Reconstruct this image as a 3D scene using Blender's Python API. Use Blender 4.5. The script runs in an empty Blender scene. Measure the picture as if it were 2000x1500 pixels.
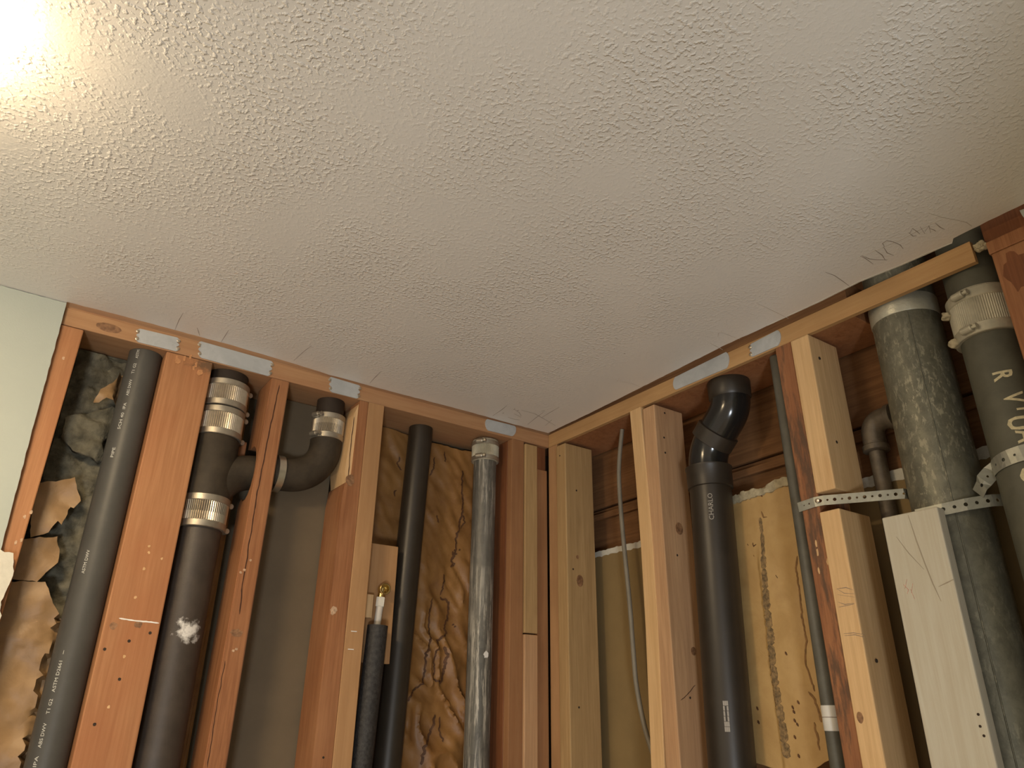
import bpy, bmesh, math, random
from mathutils import Vector, Matrix, noise, geometry
random.seed(4)
S = bpy.context.scene
COL = S.collection
H = 2.40                                    # ceiling height; all z below are given relative to the ceiling

# ------------------------------------------------------------------ camera, light, exposure
cam_d = bpy.data.cameras.new('camera'); cam = bpy.data.objects.new('camera', cam_d); COL.objects.link(cam)
cam_d.sensor_fit = 'HORIZONTAL'; cam_d.sensor_width = 36; cam_d.lens = 36*1445/2000; cam_d.clip_start = .02
_f = Vector((0.51577426, 0.749055, 0.41580466)); _r = Vector((0.82034511, -0.57173475, 0.01238053)); _u = Vector((-0.24700367, -0.33471776, 0.90936968))
cam.matrix_world = Matrix(((_r.x,_u.x,-_f.x,-1.11702567),(_r.y,_u.y,-_f.y,-1.45014368),(_r.z,_u.z,-_f.z,H-0.69174195),(0,0,0,1)))
S.camera = cam
W = bpy.data.worlds.new('world'); S.world = W; W.use_nodes = True
W.node_tree.nodes['Background'].inputs[0].default_value = (1.0, .84, .64, 1)
W.node_tree.nodes['Background'].inputs[1].default_value = .74
S.view_settings.view_transform = 'Standard'; S.view_settings.look = 'None'
S.view_settings.exposure = 0; S.view_settings.gamma = 1; S.view_settings.use_curve_mapping = False
def area(name, loc, target, size, power, color):
    d = bpy.data.lights.new(name, 'AREA'); d.shape = 'RECTANGLE'; d.size, d.size_y = size; d.energy = power; d.color = color
    o = bpy.data.objects.new(name, d); COL.objects.link(o); o.location = loc
    o.rotation_euler = (Vector(target)-Vector(loc)).to_track_quat('-Z', 'Y').to_euler(); return o
area('hall_daylight', (-2.05, -3.1, H-1.75), (-.55, -1.1, H-.0), (.35, .40), 34, (.86, .93, 1.0))
LAMP = (-1.375, -.655); LAMP_STRENGTH = 96

# ------------------------------------------------------------------ node helpers
def new_mat(name):
    m = bpy.data.materials.new(name); m.use_nodes = True
    nt = m.node_tree; b = nt.nodes['Principled BSDF']; return m, nt, b
def N(nt, t, **kw):
    n = nt.nodes.new(t)
    for k, v in kw.items():
        if hasattr(n, k) and k not in n.inputs: setattr(n, k, v)
        else: n.inputs[k].default_value = v
    return n
def c4(c): return (c[0], c[1], c[2], 1)
def coords(nt, scale, rand=True, kind='Object'):
    tc = N(nt, 'ShaderNodeTexCoord'); mp = N(nt, 'ShaderNodeMapping'); mp.inputs['Scale'].default_value = scale
    if rand:
        oi = N(nt, 'ShaderNodeObjectInfo'); mu = N(nt, 'ShaderNodeMath', operation='MULTIPLY'); mu.inputs[1].default_value = 37.
        nt.links.new(oi.outputs['Random'], mu.inputs[0]); cx = N(nt, 'ShaderNodeCombineXYZ')
        for k in range(3): nt.links.new(mu.outputs[0], cx.inputs[k])
        nt.links.new(cx.outputs[0], mp.inputs['Location'])
    nt.links.new(tc.outputs[kind], mp.inputs[0]); return mp
def tex_noise(nt, vec, scale, detail=4, rough=.55, dist=0.):
    n = N(nt, 'ShaderNodeTexNoise'); n.inputs['Scale'].default_value = scale; n.inputs['Detail'].default_value = detail
    n.inputs['Roughness'].default_value = rough; n.inputs['Distortion'].default_value = dist
    nt.links.new(vec.outputs[0], n.inputs['Vector']); return n
def ramp(nt, src, stops, out='Fac'):
    r = N(nt, 'ShaderNodeValToRGB'); e = r.color_ramp.elements
    while len(e) < len(stops): e.new(.5)
    for k, (p, c) in enumerate(stops):
        e[k].position = p; e[k].color = c4(c) if not isinstance(c, (int, float)) else (c, c, c, 1)
    nt.links.new(src.outputs[out], r.inputs[0]); return r
def mix(nt, fac, a, b, mode='MIX'):
    m = N(nt, 'ShaderNodeMixRGB', blend_type=mode)
    for k, v in ((0, fac), (1, a), (2, b)):
        if isinstance(v, (int, float)): m.inputs[k].default_value = v
        elif isinstance(v, tuple): m.inputs[k].default_value = c4(v)
        else: nt.links.new(v.outputs[0], m.inputs[k])
    return m
def bump(nt, b, src, strength, dist):
    n = N(nt, 'ShaderNodeBump'); n.inputs['Strength'].default_value = strength; n.inputs['Distance'].default_value = dist
    nt.links.new(src.outputs[0], n.inputs['Height']); nt.links.new(n.outputs[0], b.inputs['Normal']); return n
def splat(nt, colnode, centre, radius, colour, thresh=.45, scale=90., stretch=(1,1,1)):
    """a paint mark of its own shape: noisy blob round a point of the object"""
    tc = N(nt, 'ShaderNodeTexCoord'); s = N(nt, 'ShaderNodeVectorMath', operation='SUBTRACT'); s.inputs[1].default_value = centre
    nt.links.new(tc.outputs['Object'], s.inputs[0]); sc = N(nt, 'ShaderNodeVectorMath', operation='MULTIPLY'); sc.inputs[1].default_value = tuple(1/radius/k for k in stretch)
    nt.links.new(s.outputs[0], sc.inputs[0]); ln = N(nt, 'ShaderNodeVectorMath', operation='LENGTH'); nt.links.new(sc.outputs[0], ln.inputs[0])
    nz = tex_noise(nt, tc, scale, 5, .65); nt.links.new(tc.outputs['Object'], nz.inputs['Vector'])
    ad = N(nt, 'ShaderNodeMath', operation='SUBTRACT'); nt.links.new(nz.outputs[0], ad.inputs[0])
    h = N(nt, 'ShaderNodeMath', operation='MULTIPLY'); h.inputs[1].default_value = .5; nt.links.new(ln.outputs['Value'], h.inputs[0]); nt.links.new(h.outputs[0], ad.inputs[1])
    r = ramp(nt, ad, [(thresh-.22, 0.), (thresh, 1.)], 'Value'); return mix(nt, r, colnode, colour)

def wood(name, light, dark, axis='Z', red=None, rough=.6, streak=1., weather=None, spots=None):
    m, nt, b = new_mat(name)
    k = {'X': 0, 'Y': 1, 'Z': 2}[axis]
    def sc(a, c): v = [c, c, c]; v[k] = a; return tuple(v)
    grain = tex_noise(nt, coords(nt, sc(1.3, 26)), 4.0, 6, .62, .6)
    c = ramp(nt, grain, [(.33, dark), (.62, light)])
    fine = tex_noise(nt, coords(nt, sc(4, 170)), 5.0, 3, .6)
    c = mix(nt, ramp(nt, fine, [(.35, .78), (.6, 1.)]), (0, 0, 0), c) if False else mix(nt, .32*streak, c, ramp(nt, fine, [(.32, dark), (.65, light)]))
    rings = N(nt, 'ShaderNodeTexWave', wave_type='RINGS', rings_direction=axis); rings.inputs['Scale'].default_value = 9; rings.inputs['Distortion'].default_value = 5; rings.inputs['Detail'].default_value = 2; rings.inputs['Detail Scale'].default_value = 1.5
    nt.links.new(coords(nt, sc(.35, 6)).outputs[0], rings.inputs['Vector'])
    c = mix(nt, ramp(nt, rings, [(.1, .22*streak), (.6, 0.)]), c, dark)
    blot = tex_noise(nt, coords(nt, sc(2.2, 5)), 2.5, 3)
    c = mix(nt, ramp(nt, blot, [(.42, 0.), (.72, .55)]), c, red or tuple(.75*x for x in dark))
    if weather: c = mix(nt, ramp(nt, tex_noise(nt, coords(nt, sc(2, 12)), 3, 6, .7), [(.47, 0.), (.58, .85)]), c, weather)
    for s in spots or []: c = splat(nt, c, *s)
    nt.links.new(c.outputs[0], b.inputs['Base Color']); b.inputs['Roughness'].default_value = rough
    b.inputs['Specular IOR Level'].default_value = .3
    bump(nt, b, fine, .25, .0006); return m
def plain(name, col, rough=.5, metal=0., var=.0, scale=30., bumpd=0., bscale=200., spec=.5, spots=None, col2=None):
    m, nt, b = new_mat(name)
    b.inputs['Roughness'].default_value = rough; b.inputs['Metallic'].default_value = metal; b.inputs['Specular IOR Level'].default_value = spec
    n = tex_noise(nt, coords(nt, (1, 1, 1)), scale, 5, .6)
    c = ramp(nt, n, [(.35, tuple(x*(1-var) for x in col)), (.65, col2 or tuple(min(1, x*(1+var)) for x in col))])
    for s in spots or []: c = splat(nt, c, *s)
    nt.links.new(c.outputs[0], b.inputs['Base Color'])
    if bumpd: bump(nt, b, tex_noise(nt, coords(nt, (1, 1, 1)), bscale, 4, .6), .6, bumpd)
    return m

def m_ceiling():
    m, nt, b = new_mat('sprayed_ceiling_paint')
    b.inputs['Roughness'].default_value = .42; b.inputs['Specular IOR Level'].default_value = .45
    v = coords(nt, (1, 1, 1), False); v.inputs['Location'].default_value = (-1.35, -1.85, 0)
    big = tex_noise(nt, v, 3.2, 3)
    nt.links.new(ramp(nt, big, [(.3, (.72, .69, .64)), (.7, (.76, .73, .68))]).outputs[0], b.inputs['Base Color'])
    nz = tex_noise(nt, v, 165, 2, .4, 0.); blobs = ramp(nt, nz, [(.50, 0.), (.68, 1.)])
    mask = ramp(nt, tex_noise(nt, v, 5.5, 3), [(.36, .12), (.60, 1.)])
    sep = N(nt, 'ShaderNodeSeparateXYZ'); nt.links.new(v.outputs[0], sep.inputs[0])
    def fade(k, a, e):                       # the spray thins out along the cut edges
        mr = N(nt, 'ShaderNodeMapRange'); mr.inputs[1].default_value = a; mr.inputs[2].default_value = e; mr.inputs[3].default_value = .12; mr.inputs[4].default_value = 1
        nt.links.new(sep.outputs[k], mr.inputs[0]); return mr
    mm = mix(nt, 1., mask, fade(0, -.03, -.30), 'MULTIPLY'); mm = mix(nt, 1., mm, fade(1, -.01, -.16), 'MULTIPLY')
    hgt = mix(nt, 1., blobs, mm, 'MULTIPLY'); fine = tex_noise(nt, v, 420, 2)
    hgt = mix(nt, .10, hgt, fine)
    bump(nt, b, hgt, .75, .0017); return m
def m_kraft(name, col, dark):
    m, nt, b = new_mat(name); v = coords(nt, (1, 1, 1))
    n1 = tex_noise(nt, v, 9, 5, .6, 1.2); n2 = tex_noise(nt, v, 60, 4)
    c = ramp(nt, n1, [(.3, dark), (.62, col)]); c = mix(nt, .25, c, ramp(nt, n2, [(.3, dark), (.7, col)]))
    nt.links.new(c.outputs[0], b.inputs['Base Color']); b.inputs['Roughness'].default_value = .5
    bump(nt, b, tex_noise(nt, v, 38, 4, .6, 1.), .5, .002); return m
def m_galv(name, dark, light, scale, rough=.45, metal=.7, stretch=(1, 1, 1), lo=.42, hi=.62, patina=None, pt=.53):
    m, nt, b = new_mat(name)
    vo = N(nt, 'ShaderNodeTexVoronoi'); vo.inputs['Scale'].default_value = scale; nt.links.new(coords(nt, (1, 1, 1)).outputs[0], vo.inputs['Vector'])
    n = tex_noise(nt, coords(nt, stretch), scale*.28, 7, .68, .6)
    c = ramp(nt, n, [(lo, dark), (hi, light)])
    bw = N(nt, 'ShaderNodeRGBToBW'); nt.links.new(vo.outputs['Color'], bw.inputs[0])
    c = mix(nt, .3, c, ramp(nt, bw, [(.1, dark), (.9, light)], 'Val'))
    if patina:
        p = tex_noise(nt, coords(nt, (stretch[0], stretch[1], stretch[2]*.5)), scale*.9, 6, .75, .4)
        p2 = tex_noise(nt, coords(nt, (1, 1, 1)), 7, 3)
        f = mix(nt, 1., ramp(nt, p, [(pt, 0.), (pt+.06, 1.)]), ramp(nt, p2, [(.40, .05), (.62, 1.)]), 'MULTIPLY')
        c = mix(nt, f, c, patina)
    nt.links.new(c.outputs[0], b.inputs['Base Color']); b.inputs['Roughness'].default_value = rough; b.inputs['Metallic'].default_value = metal
    bump(nt, b, n, .3, .001); return m

# ------------------------------------------------------------------ mesh helpers (wall frames: L maps (u,d,z) to x=u, y=d; R maps to y=u, x=d)
def P(w, u, d, z): return Vector((u, d, H+z)) if w == 'L' else Vector((d, u, H+z))
def finish(name, bm, mat, parent=None, smooth=False, keep=False, angle=None):
    bmesh.ops.recalc_face_normals(bm, faces=bm.faces[:]) if not keep else None
    for f in bm.faces: f.smooth = smooth
    if bm.verts:
        lo = Vector([min(v.co[k] for v in bm.verts) for k in range(3)]); hi = Vector([max(v.co[k] for v in bm.verts) for k in range(3)])
        base = Vector(((lo.x+hi.x)/2, (lo.y+hi.y)/2, lo.z))
    else: base = Vector()
    bmesh.ops.translate(bm, verts=bm.verts[:], vec=-base)
    me = bpy.data.meshes.new(name); bm.to_mesh(me); bm.free()
    if smooth: me.set_sharp_from_angle(angle=math.radians(angle or 35))
    o = bpy.data.objects.new(name, me); COL.objects.link(o); me.materials.append(mat)
    if parent:
        o.parent = parent; o.location = base-world_loc(parent)
    else: o.location = base
    return o
def world_loc(o):
    l = o.location.copy()
    while o.parent: o = o.parent; l += o.location
    return l
def tag(o, label, cat, group=None):
    o['label'] = label; o['category'] = cat
    if group: o['group'] = group
    return o
def empty(name, loc, label, cat, group=None):
    o = bpy.data.objects.new(name, None); COL.objects.link(o); o.location = loc; o.empty_display_size = .05
    return tag(o, label, cat, group)
def struct(o): o['kind'] = 'structure'; return o
def add_box(bm, a, b, bev=0.):
    t = bmesh.new(); bmesh.ops.create_cube(t, size=1)
    for v in t.verts: v.co = Vector([a[k]+(b[k]-a[k])*(v.co[k]+.5) for k in range(3)])
    if bev: bmesh.ops.bevel(t, geom=t.edges[:], offset=bev, segments=2, affect='EDGES', profile=.5)
    merge(bm, t); return bm
def merge(bm, t):
    me = bpy.data.meshes.new('tmp'); t.to_mesh(me); t.free(); bm.from_mesh(me); bpy.data.meshes.remove(me)
def wbox(w, u0, u1, d0, d1, z0, z1, bev=.0015):
    return add_box(bmesh.new(), P(w, u0, d0, z0), P(w, u1, d1, z1), bev)
def stud(name, w, u0, u1, d0, d1, ztop, zbot, mat, label=None, cat='timber', lean=0., bow=0., bev=.0022, parent=None, group=None, cuts=14):
    """vertical member; lean = sideways shift per metre down, bow = belly sideways"""
    t = wbox(w, u0, u1, d0, d1, zbot, ztop, bev)
    if bow:
        bmesh.ops.subdivide_edges(t, edges=[e for e in t.edges if abs(e.verts[0].co.z-e.verts[1].co.z) > .3], cuts=cuts)
    for v in t.verts:
        s = lean*(H+ztop-v.co.z)
        if bow: q = min(1, max(0, (H+ztop-v.co.z)/.75)); s += bow*math.sin(math.pi*q)
        v.co += (Vector((s, 0, 0)) if w == 'L' else Vector((0, s, 0)))
    o = finish(name, t, mat, parent)
    if label: tag(o, label, cat, group)
    return o
def prism(w, poly, d0, d1, plane='uz'):
    """polygon in (u,z) extruded over d, or in (d,z) extruded over u"""
    bm = bmesh.new(); f = (lambda p, s: P(w, p[0], s, p[1])) if plane == 'uz' else (lambda p, s: P(w, s, p[0], p[1]))
    a = [bm.verts.new(f(p, d0)) for p in poly]; b = [bm.verts.new(f(p, d1)) for p in poly]
    bm.faces.new(a); bm.faces.new(b[::-1])
    for k in range(len(poly)): bm.faces.new((a[k], b[k], b[(k+1) % len(poly)], a[(k+1) % len(poly)]))
    return bm
def lathe(path_frame, prof, seg=48, ribs=0, amp=0., cap=True, bm=None):
    """rings round an axis; path_frame=(origin, axis); prof=[(s, r, rib?)]"""
    bm = bm or bmesh.new(); o, ax = path_frame; ax = ax.normalized(); e1 = ax.orthogonal().normalized()
    if abs(ax.z) > .9: e1 = (Vector((1, 0, 0))-ax*ax.x).normalized()
    e2 = ax.cross(e1); R = []
    for q in prof:
        s, r = q[0], q[1]; rb = len(q) > 2 and q[2]; ring = []
        for k in range(seg):
            a = 2*math.pi*k/seg; rr = r+(amp*math.cos(ribs*a) if rb else 0)
            ring.append(bm.verts.new(o+ax*s+(e1*math.cos(a)+e2*math.sin(a))*rr))
        R.append(ring)
    for a, b in zip(R, R[1:]):
        for k in range(seg): bm.faces.new((a[k], a[(k+1) % seg], b[(k+1) % seg], b[k]))
    if cap: bm.faces.new(R[0][::-1]); bm.faces.new(R[-1])
    return bm
def tube(pts, rad, seg=32, cap=True, bm=None):
    bm = bm or bmesh.new(); pts = [Vector(p) for p in pts]; n = len(pts); T = []
    for k in range(n): T.append((pts[min(k+1, n-1)]-pts[max(k-1, 0)]).normalized())
    e1 = T[0].orthogonal().normalized(); R = []
    for k in range(n):
        e1 = (e1-T[k]*e1.dot(T[k])).normalized(); e2 = T[k].cross(e1); r = rad[k] if isinstance(rad, (list, tuple)) else rad
        R.append([bm.verts.new(pts[k]+(e1*math.cos(2*math.pi*j/seg)+e2*math.sin(2*math.pi*j/seg))*r) for j in range(seg)])
    for a, b in zip(R, R[1:]):
        for j in range(seg): bm.faces.new((a[j], a[(j+1) % seg], b[(j+1) % seg], b[j]))
    if cap: bm.faces.new(R[0][::-1]); bm.faces.new(R[-1])
    return bm
def bez(p0, p1, p2, p3, n=16):
    return [Vector(p0)*(1-t)**3+3*Vector(p1)*t*(1-t)**2+3*Vector(p2)*t*t*(1-t)+Vector(p3)*t**3 for t in [k/n for k in range(n+1)]]
def arc(c, e1, e2, r, a0, a1, n=14):
    return [Vector(c)+(Vector(e1)*math.cos(a)+Vector(e2)*math.sin(a))*r for a in [a0+(a1-a0)*k/n for k in range(n+1)]]
UP = Vector((0, 0, 1))
def vpipe(name, x, y, z0, z1, r, mat, parent, lean=(0, 0), seg=48, wall=.004):
    a = Vector((x, y, H+z0)); b = Vector((x+lean[0], y+lean[1], H+z1)); ax = b-a; l = ax.length
    return finish(name, lathe((a, ax), [(0, r), (l, r)], seg), mat, parent, True)
def ragged(poly, amp, step=.006, seed=0.):
    out = []
    for k, p in enumerate(poly):
        q = poly[(k+1) % len(poly)]; a = Vector((p[0], p[1])); b = Vector((q[0], q[1])); n = max(1, int((b-a).length/step))
        nn = Vector((-(b-a).y, (b-a).x)).normalized() if (b-a).length else Vector((0, 0))
        for j in range(n):
            v = a.lerp(b, j/n); out.append(v+nn*amp*(noise.noise((v.x*90+seed, v.y*90, seed))+.5*noise.noise((v.x*260, v.y*260, seed)) if j else 0))
    return out
def sheet(w, poly, dfun, step=.012, thick=.0008):
    pts = [Vector((p[0], p[1])) for p in poly]; nb = len(pts)
    us = [p.x for p in pts]; zs = [p.y for p in pts]
    def inside(p):
        c = False; j = nb-1
        for i in range(nb):
            if (pts[i].y > p.y) != (pts[j].y > p.y) and p.x < (pts[j].x-pts[i].x)*(p.y-pts[i].y)/(pts[j].y-pts[i].y)+pts[i].x: c = not c
            j = i
        return c
    inner = []; u = min(us)+step/2
    while u < max(us):
        z = min(zs)+step/2
        while z < max(zs):
            p = Vector((u+random.uniform(-.2, .2)*step, z+random.uniform(-.2, .2)*step))
            if inside(p): inner.append(p)
            z += step
        u += step
    vs, es, fs, *_ = geometry.delaunay_2d_cdt(pts+inner, [(k, (k+1) % nb) for k in range(nb)], [list(range(nb))], 1, 1e-6)
    bm = bmesh.new(); V = [bm.verts.new(P(w, v.x, dfun(v.x, v.y), v.y)) for v in vs]
    for f in fs:
        try: bm.faces.new([V[k] for k in f])
        except ValueError: pass
    nrm = P(w, 0, 1, 0)-P(w, 0, 0, 0)
    g = bmesh.ops.extrude_face_region(bm, geom=bm.faces[:])
    bmesh.ops.translate(bm, verts=[e for e in g['geom'] if isinstance(e, bmesh.types.BMVert)], vec=nrm*thick)
    return bm
def ribbon(f, path, width, thick=.0003):
    """thin raised stroke; path of (a,b) in a surface, f(a,b,lift)->point"""
    bm = bmesh.new(); pv = [Vector((p[0], p[1])) for p in path]; rows = []
    for k, p in enumerate(pv):
        t = (pv[min(k+1, len(pv)-1)]-pv[max(k-1, 0)]); t = t.normalized() if t.length else Vector((1, 0)); n = Vector((-t.y, t.x))
        h = width/2*(.35 if k in (0, len(pv)-1) else 1)*(1+.45*noise.noise((p.x*300, p.y*300, 1)))
        m = 6 if width > .006 else 2
        rows.append([bm.verts.new(f(*(p+n*h*(1-2*q/(m-1))), thick)) for q in range(m)]+[bm.verts.new(f(*(p-n*h), -thick*.5)), bm.verts.new(f(*(p+n*h), -thick*.5))])
    m = len(rows[0])
    for a, b in zip(rows, rows[1:]):
        for k in range(m): bm.faces.new((a[k], a[(k+1) % m], b[(k+1) % m], b[k]))
    bm.faces.new(rows[0]); bm.faces.new(rows[-1][::-1]); return bm
def wiggle(path, amp, step=.004, f=140, seed=0):
    out = []
    for a, b in zip(path, path[1:]):
        a = Vector(a); b = Vector(b); n = max(1, int((b-a).length/step))
        for k in range(n):
            p = a.lerp(b, k/n); out.append((p.x+amp*noise.noise((p.x*f, p.y*f, seed)), p.y+amp*noise.noise((p.y*f, p.x*f, seed+9))))
    out.append(tuple(path[-1])); return out
def disc(w, u, z, d, ru, rz, thick=.0005, seg=18, irr=.12, seed=0.):
    """flat oval on a wall face whose outward side is -d"""
    poly = []
    for k in range(seg):
        a = 2*math.pi*k/seg; q = 1+irr*noise.noise((math.cos(a)*2+u*40, math.sin(a)*2+z*40, seed)); poly.append((u+ru*q*math.cos(a), z+rz*q*math.sin(a)))
    return prism(w, poly, d-thick, d+.001)
def sidedisc(w, d, z, u, rd, rz, thick=.0005, seg=18):
    """oval on a stud's side face lying at u, outward side -u"""
    poly = [(d+rd*math.cos(2*math.pi*k/seg)*(1+.1*noise.noise((k, z*50, 0))), z+rz*math.sin(2*math.pi*k/seg)) for k in range(seg)]
    return prism(w, poly, u-thick, u+.001, 'dz')
FONT = bpy.data.fonts.load('<builtin>') if hasattr(bpy.data.fonts, 'load') else None
def text_mesh(body, size, bold=0.):
    cu = bpy.data.curves.new('t', 'FONT'); cu.body = body; cu.size = size; cu.resolution_u = 2; cu.align_y = 'CENTER'; cu.align_x = 'LEFT'; cu.offset = bold*size
    o = bpy.data.objects.new('t', cu); COL.objects.link(o); bpy.context.view_layer.update()
    me = bpy.data.meshes.new_from_object(o.evaluated_get(bpy.context.evaluated_depsgraph_get()))
    bpy.data.objects.remove(o); bpy.data.curves.remove(cu); return me
def wrap_text(name, body, size, axis, r, ang, z0, up, mat, parent, stretch=1., lift=.0003):
    """print on a vertical pipe: reads upward (up=1) or downward (up=-1); ang = place on the round, degrees"""
    me = text_mesh(body, size, .022 if size > .02 else 0); bm = bmesh.new(); bm.from_mesh(me); bpy.data.meshes.remove(me)
    bmesh.ops.triangulate(bm, faces=bm.faces[:])
    if size > .02:
        for _ in range(3):
            bmesh.ops.subdivide_edges(bm, edges=[e for e in bm.edges if e.calc_length() > .003], cuts=1); bmesh.ops.triangulate(bm, faces=bm.faces[:])
    for v in bm.verts:
        a = math.radians(ang)-up*v.co.y/r; z = z0+up*v.co.x*stretch
        cx, cy = axis(z); v.co = Vector((cx+(r+lift)*math.cos(a), cy+(r+lift)*math.sin(a), H+z))
    return finish(name, bm, mat, parent, keep=True)

# ------------------------------------------------------------------ materials
M = {}
M['ceil'] = m_ceiling()
M['paint'] = plain('pale_wall_paint', (.39, .43, .395), .7, 0, .02, 8, .0006, 320)
M['gyp'] = plain('torn_gypsum', (.60, .58, .50), .9, 0, .06, 60, .001, 300)
M['dwback'] = plain('grey_brown_board_paper', (.14, .105, .064), .8, 0, .10, 6, .0003, 150)
M['tanboard'] = plain('tan_board_paper', (.235, .16, .066), .8, 0, .08, 7, .0003, 150)
M['redwood'] = wood('orange_brown_framing', (.44, .215, .098), (.32, .14, .06), red=(.36, .135, .055))
M['redstain'] = wood('orange_framing_stained_top', (.44, .215, .098), (.32, .14, .06), red=(.36, .135, .055), spots=[((.026, -.0445, 2.4-.048), .045, (.17, .095, .05), .40, 60, (1.2, 1, .7))])
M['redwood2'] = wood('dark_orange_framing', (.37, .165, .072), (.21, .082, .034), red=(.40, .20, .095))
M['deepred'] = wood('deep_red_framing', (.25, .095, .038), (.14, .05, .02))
M['plateL'] = wood('plate_wood_along_x', (.44, .255, .13), (.36, .19, .092), 'X', streak=.5, red=(.36, .17, .085))
M['plateR'] = wood('plate_wood_along_y', (.52, .32, .145), (.44, .25, .105), 'Y', streak=.5)
M['tan'] = wood('tan_strip', (.46, .265, .125), (.40, .22, .10), streak=.35, rough=.7)
M['tan2'] = wood('brown_strip', (.36, .185, .085), (.30, .14, .06), streak=.35, rough=.7)
M['pine'] = wood('light_pine', (.49, .325, .155), (.32, .20, .088), red=(.41, .265, .12))
M['pine2'] = wood('pinkish_fir', (.57, .355, .195), (.38, .22, .115), red=(.48, .265, .135))
M['yellow'] = wood('yellow_pine', (.72, .49, .255), (.55, .345, .165), red=(.62, .38, .17))
M['rot'] = wood('stained_framing', (.37, .165, .072), (.23, .09, .04), weather=(.09, .055, .035))
M['board'] = wood('sheathing_boards', (.27, .135, .055), (.15, .068, .028), 'Y', rough=.8)
M['white'] = wood('white_primed_board', (.55, .525, .435), (.48, .43, .335), streak=.45, red=(.47, .42, .315), rough=.75)
M['block'] = wood('ply_block', (.46, .265, .125), (.40, .215, .095), streak=.4)
M['fresh'] = wood('fresh_split_wood', (.74, .50, .27), (.58, .36, .17))
M['knot'] = plain('knot_wood', (.20, .095, .045), .6, 0, .25, 120, col2=(.33, .175, .085))
M['hole'] = plain('nail_hole_dark', (.035, .022, .014), .9)
M['crack'] = plain('crack_dark', (.06, .022, .01), .9)
M['gouge'] = plain('orange_gouge', (.50, .24, .10), .6, 0, .2, 150)
M['kraft'] = m_kraft('brown_kraft', (.33, .165, .050), (.205, .092, .026))
M['kraft2'] = m_kraft('light_kraft', (.52, .34, .14), (.41, .25, .095))
M['kraft3'] = m_kraft('torn_kraft', (.33, .20, .09), (.21, .125, .055))
M['stain'] = plain('dark_brown_stain', (.10, .042, .015), .7, 0, .3, 80)
M['stain2'] = plain('brown_water_line', (.22, .115, .04), .7, 0, .3, 80)
M['tar'] = plain('grey_tar_stain', (.15, .10, .047), .8, 0, .3, 160, col2=(.33, .21, .09))
M['batt'] = plain('grey_glass_fibre', (.125, .115, .085), 1, 0, .35, 40, .004, 120, .1)
M['edge'] = plain('grey_fibre_edge', (.42, .36, .24), 1, 0, .2, 90, .002, 200, .1)
M['abs'] = plain('black_plastic', (.030, .023, .016), .40, 0, .1, 20)
M['absgrey'] = plain('grey_black_plastic', (.070, .068, .062), .46, 0, .08, 20, spec=.35)
M['iron'] = plain('dark_coated_iron', (.036, .026, .019), .62, 0, .15, 35, .0003, 300, spec=.25)
M['fit'] = plain('dusty_black_fitting', (.048, .037, .025), .62, 0, .25, 25, .0003, 300, spec=.25)
M['foam'] = plain('black_foam_sleeve', (.028, .026, .025), .62, 0, .5, 160, .0015, 380)
M['steel'] = plain('stainless_band', (.62, .56, .46), .28, .9, .10, 60)
M['bandgrey'] = plain('dull_steel_band', (.42, .38, .31), .42, .75, .12, 60)
M['plate'] = m_galv('galvanised_plate', (.42, .44, .45), (.52, .54, .55), 60, .6, .2)
M['strap'] = m_galv('galvanised_strap', (.26, .265, .23), (.38, .38, .325), 90, .45, .5)
M['duct'] = m_galv('mottled_zinc', (.125, .122, .092), (.20, .195, .148), 150, .5, .4, (1, 1, .8), patina=(.33, .315, .235))
M['galvpipe'] = m_galv('weathered_zinc_pipe', (.10, .095, .083), (.20, .188, .16), 60, .55, .3, (2, 2, .22), patina=(.56, .52, .44), pt=.50)
M['oldiron'] = plain('greenish_iron', (.085, .083, .060), .6, 0, .14, 25, .0004, 220)
M['oldpipe'] = plain('old_steel_pipe', (.13, .105, .075), .55, .2, .3, 40, .0006, 200)
M['clamp'] = plain('worn_pale_clamp', (.47, .44, .34), .45, .35, .14, 40)
M['tape'] = plain('silver_tape', (.46, .45, .37), .34, .35, .12, 25, .0025, 45)
M['brass'] = plain('brass', (.60, .46, .20), .32, 1, .1, 30)
M['poly'] = plain('milky_plastic', (.62, .58, .52), .35, 0, .05, 30)
M['nut'] = plain('white_nylon', (.78, .75, .66), .4)
M['cable'] = plain('grey_cable_sheath', (.21, .185, .14), .5, 0, .1, 20)
M['conduit'] = plain('grey_green_tube', (.105, .10, .08), .5, 0, .2, 18, .0003, 100)
M['lettering'] = plain('white_print', (.58, .58, .53), .6)
M['greyprint'] = plain('grey_print', (.34, .31, .27), .6)
M['chalk'] = plain('cream_paint_marker', (.58, .52, .34), .8, 0, .15, 200)
M['pencil'] = plain('pencil_line', (.24, .19, .15), .8)
M['softpencil'] = plain('faint_pencil_line', (.52, .46, .39), .8)
M['redpencil'] = plain('red_crayon', (.55, .25, .20), .8, 0, .3, 300)
M['whitespot'] = plain('white_plaster_dab', (.80, .78, .74), .8)
M['absgloss'] = plain('glossy_black_fitting', (.014, .013, .012), .17)
M['haze'] = plain('plaster_smear', (.50, .34, .22), .8, 0, .3, 300)
M['boardpencil'] = plain('pencil_on_primer', (.33, .28, .21), .8)
M['label'] = plain('white_label', (.64, .62, .57), .6, 0, .05)
M['floor'] = plain('bare_subfloor', (.68, .56, .41), .8, 0, .1, 6)
m, nt, b = new_mat('lamp_glass'); b.inputs['Base Color'].default_value = (.9, .88, .82, 1)
b.inputs['Emission Color'].default_value = (1.0, .76, .46, 1); b.inputs['Emission Strength'].default_value = LAMP_STRENGTH; M['lamp'] = m
M['lampbase'] = plain('white_enamel', (.8, .78, .72), .3)

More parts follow.
